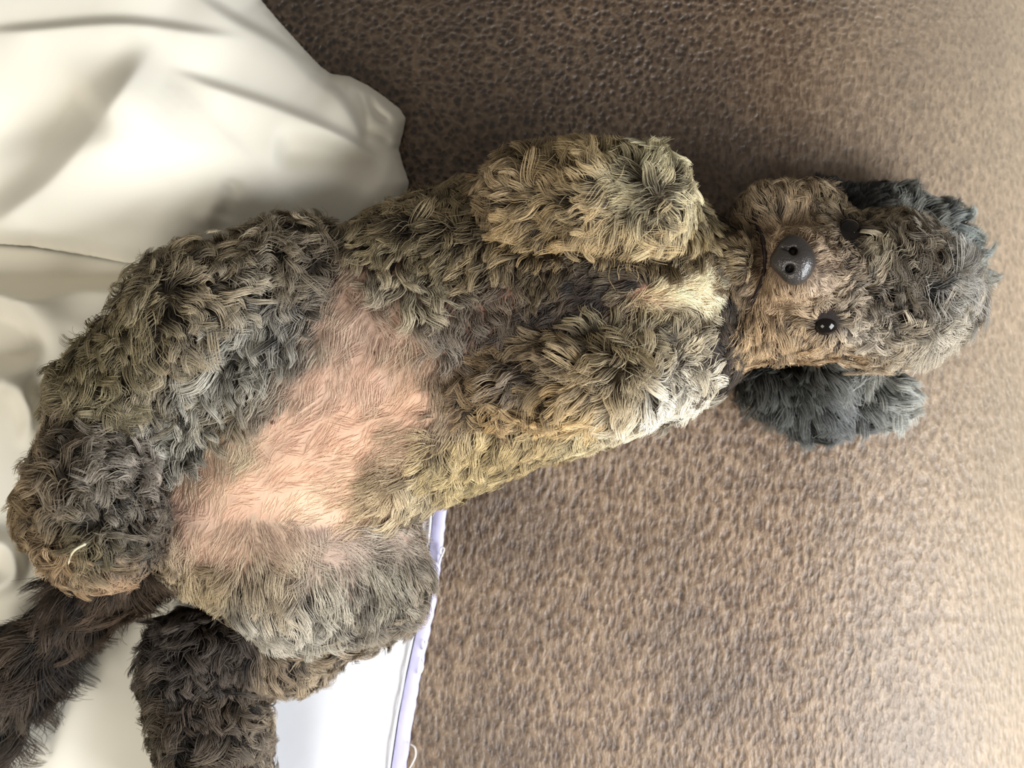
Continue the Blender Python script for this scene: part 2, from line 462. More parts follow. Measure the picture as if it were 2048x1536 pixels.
blk = [(470, 900), (455, 1100), (430, 1300), (445, 1500), (440, 1720), (-280, 1720), (-280, 462), (60, 484), (180, 500), (330, 528), (470, 600)]
blanket = cloth_body('cream_blanket', blk, 6, h_blanket, 2.6, M_cream, blur=2)
tag(blanket, 'crumpled cream cotton blanket beside the dog\'s tail and raised hind paw', 'blanket')

# cream pillow, upper left
pil = [(430, -260), (480, -120), (522, 0), (560, 45), (608, 98), (640, 132), (662, 148), (700, 153), (735, 170), (772, 196), (800, 218), (811, 236),
       (806, 262), (797, 298), (806, 330), (818, 365), (800, 430), (740, 500), (640, 540), (480, 545), (330, 540), (180, 512), (60, 492), (-280, 470), (-280, -260)]
def sst(v):
    v = np.clip(v, 0, 1); return v * v * (3 - 2 * v)
def h_pillow(x, y, d):
    r = np.clip(d / (260 - 185 * sst((y - 280 + (x - 500) * .1) / 150)), 0, 1)
    z = 4 + 74 * np.sqrt(np.clip(1 - (1 - r) ** 2, 0, 1)) * (.55 + .45 * sst((760 - x) / 560))
    # low towards the dog's side so that the leg lies beside it
    z *= (.66 + .34 * sst((500 - y) / 220))
    g = np.clip(d / 30, 0, 1)
    z += lip(x, y, [(360, -30), (460, 38), (545, 85), (640, 150), (700, 225), (735, 300)], 12, 10, 90, sgn=1) * g
    z += lip(x, y, [(330, 140), (420, 172), (520, 205), (610, 240), (700, 285), (790, 350)], 9, 9, 90, sgn=1) * g
    z += lip(x, y, [(-80, 70), (60, 60), (200, 48), (290, 50), (400, 66), (500, 80)], 7, 8, 110, sgn=1) * g
    z += lip(x, y, [(-90, 520), (20, 432), (100, 368), (170, 285), (220, 215), (290, 130), (330, 90)], 22, 34, 200) * g
    z -= ridge(x, y, [(-60, 300), (50, 265), (130, 235), (200, 190)], 9, 55) * g
    z -= 10 * np.exp(-(((x - 60) / 150) ** 2 + ((y - 230) / 130) ** 2)) * g
    z -= ridge(x, y, [(540, 300), (640, 308), (700, 325), (770, 360)], 13, 34) * g
    z += ridge(x, y, [(470, 380), (430, 420), (400, 450)], 5, 20) * g
    z -= ridge(x, y, [(470, 355), (455, 400), (440, 440)], 5, 18) * g
    # gathered corner
    z += ridge(x, y, [(690, 165), (740, 185), (800, 230)], 6, 16) * g
    z -= ridge(x, y, [(738, 185), (745, 212), (762, 232), (784, 243)], 7, 5) * np.clip(d / 14, 0, 1)
    z -= ridge(x, y, [(735, 262), (755, 270), (782, 284)], 6, 5) * np.clip(d / 14, 0, 1)
    z -= ridge(x, y, [(650, 150), (690, 190), (725, 245), (735, 290)], 6, 9) * g
    z -= ridge(x, y, [(700, 170), (715, 195), (735, 235)], 4, 6) * g
    return np.maximum(z, z_under(x, y) + 1.0)
def z_under(x, y):
    return .5 + 12.0 * np.clip((y - 330) / 80, 0, 1) * np.clip((640 - x) / 120, 0, 1)
pillow = cloth_body('pillow', pil, 5, h_pillow, z_under, M_cream, blur=2)
tag(pillow, 'rumpled cream pillow with a gathered corner on the leather behind the dog\'s back', 'pillow')

# ------------------------------------------------------------------ the dog: body
def cone(reg, pts, k, kz=1.0):
    out = []
    for (x0, y0, z0, r0), (x1, y1, z1, r1) in zip(pts[:-1], pts[1:]):
        out.append((reg, seg(P(x0, y0, z0), P(x1, y1, z1), Rad(r0, z0), Rad(r1, z1), kz), k))
    return out
PR = []
PR += cone('torso', [(1400, 610, 62, 120), (1310, 615, 66, 175), (1180, 625, 66, 228), (1000, 648, 64, 250), (830, 715, 60, 252), (640, 835, 56, 235), (470, 975, 50, 160), (390, 1035, 42, 110)], .030, .66)
PR += cone('torso', [(1330, 615, 62, 150), (1440, 590, 44, 92)], .030, .7)
# hind leg by the pillow
PR += cone('hind', [(520, 800, 66, 110), (585, 560, 78, 92)], .022)
PR += cone('hind', [(585, 560, 78, 92), (400, 630, 84, 110), (225, 790, 88, 100)], .016)
PR += cone('hind', [(400, 760, 60, 130), (250, 880, 60, 100)], .022)
PR += cone('paw', [(190, 900, 92, 84), (185, 1010, 120, 112), (205, 1060, 122, 108)], .014)
# hind leg on the white sheet
PR += cone('thigh', [(440, 1065, 54, 110), (600, 1130, 62, 140), (745, 1150, 58, 112)], .024, .8)
PR += cone('shank', [(745, 1185, 36, 85), (590, 1275, 36, 80), (400, 1320, 42, 80)], .012)
PR += cone('shank', [(390, 1330, 44, 88), (425, 1450, 46, 95), (440, 1640, 46, 95)], .012)
PR += cone('tail', [(330, 1090, 34, 70), (180, 1195, 32, 48), (80, 1300, 30, 50), (-60, 1520, 26, 42)], .012)
# fore legs folded on the chest
PR += cone('fore_a', [(1310, 470, 76, 80), (1275, 400, 118, 84), (1170, 395, 122, 84), (1060, 405, 112, 80), (1005, 410, 96, 50)], .010)
PR += cone('fore_b', [(1310, 720, 76, 85), (1245, 765, 114, 76), (1130, 770, 120, 70), (1010, 775, 112, 56), (965, 775, 106, 40)], .010)
PR += cone('fore_b', [(1215, 700, 104, 42), (1250, 760, 106, 50)], .010)
# head
PR += cone('head', [(1735, 575, 60, 146), (1665, 560, 70, 128)], .020)
PR += cone('head', [(1655, 552, 86, 90), (1592, 530, 104, 70)], .014)
PR += cone('head', [(1620, 640, 70, 72), (1522, 646, 74, 62)], .014)
PR += cone('head', [(1630, 440, 70, 60), (1535, 440, 74, 56)], .014)
PR += cone('head', [(1508, 528, 92, 54), (1468, 524, 90, 46)], .006)
PR += cone('head', [(1780, 585, 74, 112), (1818, 600, 62, 92)], .020)
PR += cone('ear', [(1520, 770, 26, 44), (1620, 800, 20, 62), (1740, 790, 20, 58)], .008, .6)
PR += cone('ear', [(1500, 425, 22, 28), (1640, 392, 22, 30), (1790, 412, 22, 36), (1870, 455, 22, 42), (1905, 530, 22, 42)], .008, .6)
PR += cone('ear', [(1700, 670, 52, 44), (1650, 775, 26, 50)], .010, .8)
PR += cone('ear', [(1740, 480, 50, 44), (1760, 412, 26, 34)], .010, .8)
EYES = [(1702, 460, 93, 25), (1656, 644, 93, 26)]
MOUTH = [(1508, 440), (1524, 475), (1530, 520), (1522, 565), (1500, 610), (1480, 640)]

def body(p):
    d = None
    for reg, f, k in PR:
        e = f(p); d = e if d is None else smin(d, e, k)
    # mouth crease and eye sockets
    for a, b in zip(MOUTH[:-1], MOUTH[1:]):
        g = seg(P(*a, 104), P(*b, 104), .0085, .0085)(p); d = np.maximum(d, -(g)) if False else -smin(-d, g, .004)
    d = np.maximum(d, .0052 - p[..., 2])          # lies flat on its back
    return d
BV, BF = surface_nets(body, (-.47, -.36, -.002), (.38, .24, .17), .0042)
BN = grad(body, BV)

# fur and skin control points: (px, py, (dx, dy), length px, lift, curl, dark, light, skin, density, clump)
def C(*a, sat=.84):
    c = srgb(*a) * np.array([1.03, .99, .94]); y = c @ np.array([.2126, .7152, .0722])
    return y + (c - y) * sat
OL, OLl = (70, 58, 42), (172, 154, 118)
DK, DKl = (44, 33, 27), (100, 84, 70)
TN, TNl = (96, 74, 46), (206, 178, 126)
GR, GRl = (74, 66, 56), (188, 178, 158)
PK = (222, 168, 138)
CP = {}
def cp(reg, px, py, d, L, lift, curl, dark, light, skin=None, dens=1.0, clump=.75):
    belly = lift <= .2 and light[0] > 150
    s = .60 if belly else (.66 if reg in ('head', 'tail') else .85)
    if belly: light = (light[0], light[1] * 1.03, light[2]); skin = skin and (skin[0], min(255, skin[1] * 1.04), skin[2])
    if belly: dens *= .55; light = [min(255, c * 1.08) for c in light]; dark = [min(255, c * 1.12) for c in dark]
    CP.setdefault(reg, []).append((px, py, d[0], d[1], L, lift, curl, *C(*dark, sat=s), *C(*light, sat=s), *C(*(skin or [c * .75 for c in dark]), sat=s), dens, clump))
# torso
for a in [
    (880, 350, (-.3, -1), 62, .5, .5, OL, OLl), (800, 420, (-.4, -.6), 60, .45, .6, OL, OLl), (930, 420, (-.2, -.8), 52, .4, .4, OL, (140, 124, 90)),
    (780, 500, (-.5, .8), 58, .45, .7, OL, (190, 176, 140)), (880, 510, (-.4, .9), 50, .35, .5, OL, (160, 146, 112)), (960, 520, (-.3, .9), 46, .35, .4, OL, OLl),
    (760, 560, (-.6, .7), 50, .4, .6, GR, GRl, (170, 130, 110)), (840, 580, (.2, 1), 52, .4, .7, GR, (186, 176, 150), (150, 118, 100)),
    (930, 620, (.1, .9), 44, .3, .7, (92, 78, 66), (150, 138, 124), (150, 110, 94), .55, .5), (1000, 590, (-.2, .9), 38, .3, .6, (90, 74, 60), (146, 130, 112), (140, 102, 86), .55, .5),
    (1080, 560, (-.4, .9), 38, .28, .4, (54, 43, 31), (112, 97, 72), (70, 52, 42)), (980, 690, (.3, .6), 40, .3, .7, (84, 70, 62), (140, 126, 116), (128, 94, 82), .5, .5),
    (880, 680, (.1, .9), 40, .3, .6, (90, 78, 68), (160, 150, 138), (150, 114, 96), .7, .5), (890, 760, (-.2, .9), 30, .25, .4, (92, 74, 56), (140, 118, 92), (120, 88, 66), .8, .4),
    (1090, 640, (-.6, .5), 30, .2, .5, (44, 35, 30), (78, 66, 58), (66, 50, 44)), (1180, 590, (-.8, .3), 24, .18, .3, (38, 28, 23), (60, 48, 40), (46, 34, 30)), (1200, 650, (-.8, .3), 24, .18, .3, (38, 28, 23), (62, 50, 42), (46, 34, 30)),
    (1270, 560, (-.9, .1), 30, .2, .2, (44, 34, 24), (76, 62, 44), (52, 40, 30)), (1250, 620, (-.9, .2), 34, .25, .2, (70, 54, 44), (110, 92, 74), (80, 60, 50)),
    (1350, 540, (.4, -.6), 36, .3, .2, (66, 52, 34), (112, 94, 62), (60, 46, 32)), (1400, 450, (.6, -.5), 44, .4, .3, (34, 28, 22), (70, 60, 46)), (1390, 380, (.6, -.6), 44, .4, .3, (34, 28, 22), (80, 68, 52)),
    (1290, 596, (.2, .1), 30, .3, .2, (214, 184, 140), (244, 226, 176), (226, 170, 140), 1.2, .4), (1330, 588, (.9, -.15), 40, .35, .2, (242, 224, 184), (255, 246, 210), (226, 190, 150), 1.4, .22),
    (1360, 584, (.9, .05), 40, .4, .2, (242, 224, 184), (255, 246, 210), (226, 190, 150), 1.5, .22), (1395, 572, (.9, -.1), 38, .4, .3, (242, 224, 184), (255, 246, 210), (226, 190, 150), 1.5, .22),
    (1405, 602, (.5, .4), 34, .35, .3, (242, 224, 184), (255, 246, 210), (200, 170, 130), 1.4, .22), (1460, 600, (.3, .6), 26, .3, .2, (36, 29, 23), (62, 51, 40)), (1450, 545, (.5, -.4), 26, .3, .2, (40, 32, 24), (72, 58, 42)), (1440, 640, (.2, .9), 30, .3, .2, (48, 38, 30), (84, 68, 52)),  # neck points darkened: shade of the gap below the chin painted in
    (1300, 555, (0, -1), 34, .3, .2, (66, 52, 34), (112, 94, 62)), (1400, 530, (.5, -.5), 34, .3, .2, (78, 60, 38), (126, 106, 72)), (1300, 640, (0, 1), 34, .3, .2, (84, 68, 54), (140, 120, 98)),
    (1390, 635, (.2, 1), 34, .3, .2, (84, 66, 46), (134, 112, 82)), (1340, 690, (.1, 1), 38, .3, .2, (70, 54, 44), (116, 98, 82)), (1430, 690, (.2, 1), 40, .3, .3, (44, 36, 29), (78, 65, 52)),
    (1350, 770, (.1, 1), 46, .35, .2, (84, 68, 56), (150, 134, 116)), (1440, 740, (.2, 1), 46, .35, .3, (34, 29, 24), (66, 57, 48)), (1380, 800, (.1, 1), 46, .35, .2, (110, 92, 76), (184, 168, 146)),
    (1250, 860, (-.1, 1), 46, .35, .2, (130, 112, 84), (214, 202, 172)), (1170, 880, (0, 1), 46, .35, .2, (132, 112, 74), (214, 198, 154)), (1080, 880, (-.2, 1), 50, .35, .2, (118, 98, 62), (196, 174, 126)),
    (1000, 880, (-.3, 1), 54, .35, .3, (112, 92, 56), (196, 174, 122)), (930, 890, (-.3, 1), 56, .35, .35, (120, 98, 60), (206, 184, 132)), (950, 950, (-.1, 1), 56, .4, .3, (118, 98, 60), (206, 188, 138)),
    (880, 930, (-.4, .8), 54, .35, .35, (124, 102, 64), (204, 184, 136), (170, 134, 98)), (840, 980, (-.2, .9), 50, .35, .3, (124, 104, 76), (204, 188, 154)),
    (900, 830, (-.3, .8), 34, .2, .2, (120, 92, 62), (170, 140, 100), (160, 118, 84), .8, .3),
    # belly: thin hair over pink skin
    (720, 570, (-.1, 1), 36, .15, .2, (168, 128, 104), (196, 160, 134), (190, 142, 118), .5, .25), (700, 650, (-.2, 1), 44, .12, .2, (186, 146, 122), (222, 190, 166), (212, 164, 142), .5, .25),
    (790, 640, (.2, 1), 44, .12, .2, (176, 134, 108), (206, 170, 138), (204, 152, 124), .5, .25), (840, 720, (0, 1), 40, .12, .2, (164, 124, 92), (190, 152, 114), (182, 132, 98), .5, .25),
    (740, 760, (-.3, 1), 40, .1, .2, (200, 152, 122), (222, 182, 150), (222, 166, 136), .3, .2), (640, 760, (-.4, 1), 40, .1, .2, (196, 150, 122), (218, 182, 154), (220, 168, 140), .4, .2),
    (820, 800, (-.7, .5), 34, .1, .2, (196, 144, 106), (214, 168, 126), (220, 158, 118), .3, .2), (700, 860, (-.7, .5), 34, .1, .2, (208, 150, 112), (222, 176, 136), (226, 162, 124), .25, .2),
    (560, 860, (-.5, .9), 36, .1, .2, (202, 150, 118), (218, 176, 140), (224, 166, 132), .25, .2), (480, 900, (-.4, .9), 40, .14, .2, (168, 138, 104), (206, 182, 142), (200, 152, 118), .55, .25),
    (600, 950, (-.8, .5), 30, .08, .1, (216, 160, 120), (228, 184, 146), (232, 168, 128), .18, .2), (800, 890, (-.8, .4), 40, .15, .2, (164, 126, 88), (192, 156, 112), (192, 142, 104), .6, .25),
    (700, 940, (-.8, .4), 36, .12, .2, (190, 142, 104), (212, 174, 132), (218, 158, 118), .4, .2), (420, 980, (-.5, .9), 36, .12, .2, (196, 152, 116), (214, 178, 138), (222, 164, 128), .4, .25),
    (500, 1000, (-.8, .5), 28, .08, .1, (218, 162, 124), (230, 190, 152), (234, 170, 134), .15, .2), (400, 1040, (-.8, .4), 28, .08, .1, (216, 164, 134), (230, 190, 160), (230, 172, 146), .15, .2),
    (620, 1000, (-.7, .3), 34, .1, .15, (210, 164, 126), (228, 194, 156), (226, 170, 134), .35, .2), (760, 970, (-.6, .6), 46, .25, .3, (140, 116, 84), (206, 184, 146), (190, 150, 118), .8, .4),
    (350, 1060, (-.5, .6), 30, .15, .1, (196, 148, 122), (214, 176, 146), (216, 158, 134), .4, .2),
    (600, 700, (-.5, .8), 46, .2, .3, (112, 96, 82), (164, 148, 132), (180, 140, 120), .8, .4), (530, 800, (-.5, .8), 46, .2, .3, (118, 100, 84), (168, 150, 130), (186, 144, 120), .8, .4),
]: cp('torso', *a)
# hind leg by the pillow
for a in [
    (640, 480, (.3, -.9), 70, .5, .8, OL, (150, 136, 110)), (520, 440, (-.2, -1), 74, .5, .9, OL, (156, 142, 116)), (380, 480, (-.5, -.8), 74, .5, .9, OL, (152, 138, 108)), (270, 560, (-.7, -.5), 76, .5, .9, OL, (146, 134, 104)),
    (580, 520, (.3, .6), 56, .45, .9, GR, (150, 138, 118)), (640, 570, (.6, .6), 52, .35, .6, (58, 50, 44), (130, 118, 104)), (480, 560, (.8, .3), 60, .45, .8, (62, 54, 46), GRl), (400, 540, (.8, -.2), 62, .45, .9, OL, (176, 160, 130)),
    (560, 650, (-.4, .8), 54, .3, .6, (62, 58, 54), (160, 158, 152)), (480, 680, (-.4, .9), 60, .4, .8, (62, 58, 52), (186, 184, 174)), (380, 660, (.4, .8), 60, .45, .9, (66, 56, 44), (164, 150, 124)), (300, 650, (-.2, .8), 62, .45, .9, OL, (150, 136, 100)),
    (210, 700, (-.5, .5), 64, .5, .8, (72, 62, 42), (142, 130, 94)), (420, 760, (-.5, .8), 62, .4, .9, (62, 58, 52), (196, 194, 184)), (330, 780, (-.2, .6), 62, .45, .9, (60, 52, 40), (172, 160, 134)), (230, 800, (.4, .6), 60, .45, .9, (64, 56, 40), (152, 140, 106)),
    (140, 800, (-.6, .3), 60, .5, .8, OL, (136, 124, 92)), (380, 850, (-.4, .8), 56, .4, .9, (56, 52, 46), (190, 186, 172)), (300, 860, (.7, .5), 58, .45, .9, (50, 46, 42), (196, 194, 184)), (180, 860, (.3, .5), 56, .45, .8, (62, 54, 44), (160, 148, 124)),
    (460, 850, (-.4, .8), 46, .25, .5, (94, 82, 66), (160, 146, 122)), (100, 880, (-.8, .2), 56, .5, .7, OL, (136, 124, 96)),
]: cp('hind', *a)
for a in [
    (180, 930, (.3, -.3), 56, .5, .8, (84, 76, 68), (176, 168, 156)), (100, 920, (-.5, -.5), 60, .5, .7, (100, 86, 68), (160, 142, 116)), (60, 980, (-1, 0), 60, .5, .7, (90, 74, 52), (156, 134, 98)), (60, 1060, (-.9, .3), 56, .5, .8, (84, 66, 46), (150, 128, 92)),
    (280, 950, (.6, -.2), 54, .45, .8, (74, 66, 58), (168, 158, 146)), (200, 1000, (.5, .5), 48, .5, 1., (42, 37, 33), (146, 138, 124)), (300, 1030, (.8, .3), 46, .5, 1., (36, 32, 28), (112, 102, 90)), (180, 1080, (.2, .8), 46, .5, 1., (44, 36, 26), (120, 108, 78)),
    (250, 1090, (.5, .6), 44, .5, 1., (34, 30, 25), (116, 108, 92)), (320, 1100, (.7, .5), 48, .5, .9, (54, 46, 38), (128, 112, 94)), (130, 1110, (-.3, .8), 50, .45, .7, (110, 88, 58), (170, 142, 104)), (240, 1150, (.1, 1), 44, .4, .6, (130, 104, 72), (182, 150, 116)),
]: cp('paw', *a)
for a in [
    (430, 1090, (-.4, .8), 40, .12, .2, (196, 152, 122), (220, 184, 152), (224, 170, 140), .35, .25), (560, 1080, (.3, .8), 46, .12, .2, (186, 152, 124), (214, 188, 158), (212, 168, 138), .5, .25), (700, 1020, (.5, -.3), 46, .2, .2, (160, 140, 118), (216, 206, 188), (196, 160, 138), .8, .3),
    (660, 1080, (.6, .5), 46, .12, .2, (172, 142, 122), (200, 174, 154), (198, 152, 134), .55, .25), (780, 1060, (.6, .3), 46, .14, .2, (150, 128, 112), (190, 168, 150), (184, 144, 126), .6, .25), (850, 1070, (.9, 0), 44, .3, .2, (128, 114, 98), (182, 166, 146), (160, 128, 110), .9, .3),
    (420, 1150, (-.4, .9), 54, .25, .4, (140, 122, 96), (206, 186, 148), (190, 150, 124), .8, .4), (540, 1170, (.2, 1), 56, .22, .3, (140, 122, 100), (204, 188, 160), (190, 156, 130), .8, .4), (660, 1170, (.4, .9), 58, .2, .3, (130, 114, 96), (190, 174, 152), (176, 142, 122), .8, .35),
    (770, 1150, (.4, .9), 60, .2, .25, (116, 104, 88), (176, 162, 142), (156, 126, 108), .9, .4), (850, 1150, (.4, .9), 56, .3, .25, (104, 94, 80), (168, 154, 134)), (380, 1210, (-.3, .9), 56, .3, .5, (112, 104, 84), (196, 188, 158)), (500, 1220, (.1, 1), 58, .3, .4, (104, 98, 88), (190, 184, 170)),
    (620, 1230, (.3, 1), 60, .3, .4, (96, 88, 78), (190, 184, 170)), (740, 1240, (.3, 1), 64, .3, .3, (78, 70, 60), (160, 150, 134)), (830, 1230, (.3, 1), 60, .35, .3, (80, 72, 60), (156, 142, 122)), (330, 1180, (-.5, .7), 50, .3, .5, (130, 112, 84), (190, 170, 136)),
]: cp('thigh', *a)
for a in [
    (760, 1270, (.2, 1), 62, .35, .4, (70, 62, 52), (164, 150, 128)), (660, 1310, (.1, 1), 62, .4, .5, (70, 60, 50), (172, 156, 132)), (560, 1310, (0, 1), 60, .4, .6, (58, 46, 36), (150, 132, 108)), (470, 1290, (-.3, .9), 60, .4, .6, (34, 28, 26), (92, 82, 76)),
    (600, 1370, (.2, 1), 60, .45, .4, (86, 72, 56), (182, 164, 136)), (330, 1290, (-.6, .1), 60, .45, .7, (38, 32, 30), (84, 76, 72)), (400, 1330, (-.1, .8), 50, .4, .9, (36, 30, 28), (90, 80, 72)), (280, 1350, (-.9, .3), 62, .5, .8, (40, 34, 26), (84, 72, 54)),
    (480, 1380, (.4, .8), 54, .45, .8, (44, 36, 30), (110, 96, 80)), (400, 1430, (-.1, .9), 50, .45, .9, (40, 34, 30), (104, 90, 78)), (310, 1450, (-.8, .5), 56, .5, .8, (44, 36, 28), (96, 84, 64)), (510, 1470, (.8, .6), 54, .5, .7, (58, 50, 44), (150, 136, 118)), (420, 1530, (0, .9), 52, .45, .9, (40, 34, 30), (110, 96, 82)),
    (540, 1420, (.7, .6), 52, .5, .6, (86, 72, 56), (182, 164, 138)),
]: cp('shank', *a)
for a in [
    (180, 1190, (-.5, .8), 90, .35, .35, (26, 18, 12), (78, 60, 42)), (230, 1240, (.3, .8), 84, .35, .5, (48, 36, 24), (112, 86, 58)), (60, 1250, (-.7, .6), 110, .35, .3, (26, 18, 12), (96, 76, 54)), (110, 1330, (.3, .9), 110, .35, .5, (24, 18, 13), (66, 50, 36)),
    (20, 1380, (-.5, .9), 120, .35, .3, (26, 20, 14), (92, 78, 60)), (40, 1450, (0, 1), 110, .35, .4, (30, 22, 16), (74, 58, 44)), (-40, 1450, (-.7, .7), 110, .4, .3, (40, 30, 22), (110, 92, 70)),
]: cp('tail', *a)
for a in [
    (1310, 330, (.5, -.9), 56, .5, .4, (110, 98, 70), (206, 198, 160)), (1360, 390, (.9, .1), 52, .5, .4, (112, 98, 70), (212, 200, 160)), (1340, 450, (.4, .9), 62, .4, .4, (112, 94, 62), (208, 188, 142)), (1260, 480, (0, 1), 64, .4, .4, (104, 84, 54), (200, 174, 124)),
    (1270, 380, (-.9, -.2), 56, .4, .4, (110, 98, 70), (206, 194, 154)), (1200, 340, (-.4, -.9), 58, .45, .4, (100, 84, 56), (180, 158, 112)), (1100, 310, (-.5, -.8), 58, .5, .4, (90, 76, 50), (168, 146, 106)), (1200, 420, (-.8, .5), 60, .4, .5, (88, 72, 46), (188, 164, 118)),
    (1120, 400, (-.9, .2), 60, .4, .5, (80, 66, 42), (178, 154, 110)), (1020, 370, (-.9, -.3), 56, .45, .5, (80, 66, 46), (164, 142, 106)), (1040, 460, (-.6, .7), 58, .4, .5, (76, 60, 36), (182, 156, 108)), (1150, 480, (-.4, .9), 60, .4, .5, (84, 64, 36), (190, 162, 110)), (980, 420, (-.9, .3), 52, .45, .5, (64, 52, 34), (140, 120, 88)),
    (1330, 500, (.2, .9), 50, .4, .3, (60, 48, 30), (110, 92, 62)),
]: cp('fore_a', *a)
for a in [
    (1210, 650, (-.2, -1), 62, .5, .4, (96, 84, 58), (186, 172, 132)), (1260, 660, (.2, -1), 62, .5, .4, (104, 90, 60), (192, 176, 136)), (1300, 720, (.7, -.6), 54, .45, .4, (104, 90, 70), (196, 182, 150)), (1310, 790, (.5, .8), 56, .45, .3, (160, 150, 130), (248, 244, 232)), (1270, 830, (.1, 1), 62, .4, .3, (140, 126, 98), (242, 232, 208)),  # right end whitened: window highlight painted into the fur
    (1260, 765, (-.3, .8), 58, .4, .3, (116, 98, 70), (214, 198, 164)), (1190, 760, (-.9, .4), 60, .4, .4, (98, 78, 50), (196, 172, 128)), (1120, 720, (-.9, -.2), 56, .4, .5, (92, 78, 58), (170, 150, 120)), (1180, 830, (-.4, .9), 60, .4, .4, (128, 102, 62), (222, 194, 138)), (1100, 810, (-.6, .8), 60, .4, .5, (100, 78, 46), (208, 178, 124)),
    (1040, 760, (-.9, .2), 52, .4, .5, (80, 66, 56), (168, 154, 136)), (1000, 720, (-.8, -.4), 46, .45, .5, (80, 62, 42), (150, 126, 88)), (960, 770, (-.9, .2), 40, .45, .5, (66, 52, 36), (146, 122, 90)), (1000, 820, (-.5, .8), 52, .4, .5, (84, 64, 38), (186, 156, 106)), (1150, 680, (-.7, -.6), 52, .45, .4, (76, 62, 42), (150, 132, 98)),
]: cp('fore_b', *a)
for a in [
    # muzzle and cheeks radiate from the nose
    (1545, 480, (-.4, -.8), 26, .3, .1, (150, 118, 78), (196, 164, 118), (110, 80, 54), 1.2, .3), (1590, 465, (0, -1), 30, .3, .15, (150, 118, 78), (194, 162, 116), (110, 80, 54), 1.2, .35), (1640, 520, (.9, -.2), 30, .35, .3, (136, 106, 74), (190, 160, 122), None, 1.2, .4), (1640, 570, (.8, .5), 32, .35, .3, (150, 120, 88), (206, 180, 146), None, 1.2, .4),
    (1590, 585, (.1, 1), 30, .3, .15, (156, 122, 80), (206, 172, 122), (120, 88, 60), 1.2, .35), (1540, 590, (-.4, .9), 30, .3, .15, (156, 120, 74), (204, 168, 114), (120, 88, 60), 1.2, .35), (1530, 650, (-.3, .9), 44, .35, .3, (140, 106, 62), (206, 168, 108), None, 1.2, .55), (1590, 660, (.1, 1), 46, .35, .35, (130, 100, 62), (198, 164, 110), None, 1.1, .6),
    (1500, 690, (-.5, .8), 46, .4, .3, (130, 98, 56), (200, 164, 104), None, 1.1, .65), (1590, 710, (.1, 1), 52, .4, .4, (118, 90, 54), (204, 170, 116), None, 1.1, .7), (1680, 700, (.3, .9), 52, .4, .5, (104, 80, 52), (196, 164, 116), None, 1.1, .7), (1720, 660, (.6, .4), 52, .45, .6, (104, 84, 62), (214, 200, 176), None, 1.1, .75),
    (1540, 420, (-.2, -.9), 44, .4, .3, (100, 80, 54), (166, 140, 98), None, 1.1, .6), (1610, 400, (.1, -1), 46, .4, .4, (108, 86, 56), (180, 152, 106), None, 1.1, .6), (1680, 400, (.3, -.9), 48, .4, .4, (104, 84, 56), (172, 148, 104), None, 1.1, .7), (1750, 420, (.5, -.8), 50, .45, .5, (98, 84, 58), (170, 150, 110), None, 1.1, .7),
    (1690, 520, (.7, -.4), 42, .45, .6, (90, 74, 56), (168, 144, 112), None, 1., .7), (1690, 590, (.7, .4), 44, .45, .7, (96, 78, 62), (196, 176, 146), None, 1., .7), (1740, 520, (.6, -.5), 52, .5, 1., (84, 72, 56), (200, 184, 146), None, 1., .8), (1760, 600, (.6, .3), 50, .5, 1.1, (44, 36, 30), (128, 114, 94), None, 1., .8),
    (1820, 600, (.7, .3), 52, .5, 1.1, (38, 32, 28), (116, 104, 88), None, 1., .8), (1820, 520, (.8, -.4), 52, .5, 1., (48, 42, 36), (140, 124, 98), None, 1., .8), (1880, 560, (1, -.1), 92, .5, .6, (70, 66, 60), (176, 172, 164), None, 1., .6), (1800, 680, (.5, .8), 56, .5, .8, (84, 72, 58), (196, 180, 150), None, 1., .75),
    (1860, 640, (.8, .5), 78, .5, .7, (92, 82, 68), (204, 192, 168), None, 1., .7), (1740, 740, (.3, 1), 54, .45, .6, (100, 80, 54), (190, 160, 114), None, 1., .7), (1470, 520, (-.9, -.2), 30, .4, .3, (120, 98, 62), (188, 162, 108), None, 1.2, .5), (1480, 580, (-.5, .7), 32, .35, .2, (100, 78, 48), (150, 122, 80), None, 1.1, .5), (1480, 470, (-.5, -.7), 32, .35, .2, (84, 66, 42), (140, 116, 78), None, 1.1, .5),
]: cp('head', *a)
for a in [
    (1500, 770, (-.3, .6), 46, .3, .2, (34, 34, 32), (74, 74, 68)), (1580, 820, (.2, .9), 56, .3, .2, (40, 42, 42), (92, 96, 94)), (1680, 840, (.5, .8), 66, .35, .3, (46, 48, 48), (116, 120, 122)), (1780, 780, (.8, .5), 74, .4, .35, (70, 74, 74), (182, 186, 182)), (1820, 760, (.9, .4), 76, .4, .35, (80, 80, 76), (190, 190, 180)),
    (1560, 390, (-.2, -.6), 20, .25, .2, (28, 28, 28), (58, 58, 56)), (1700, 380, (.3, -.6), 20, .25, .2, (30, 32, 32), (66, 66, 64)), (1850, 430, (.8, -.3), 44, .35, .3, (62, 64, 62), (140, 142, 136)), (1910, 480, (1, .1), 62, .4, .35, (74, 84, 86), (168, 178, 176)), (1915, 560, (1, .3), 76, .4, .35, (90, 92, 88), (180, 180, 170)),
]: cp('ear', *a)

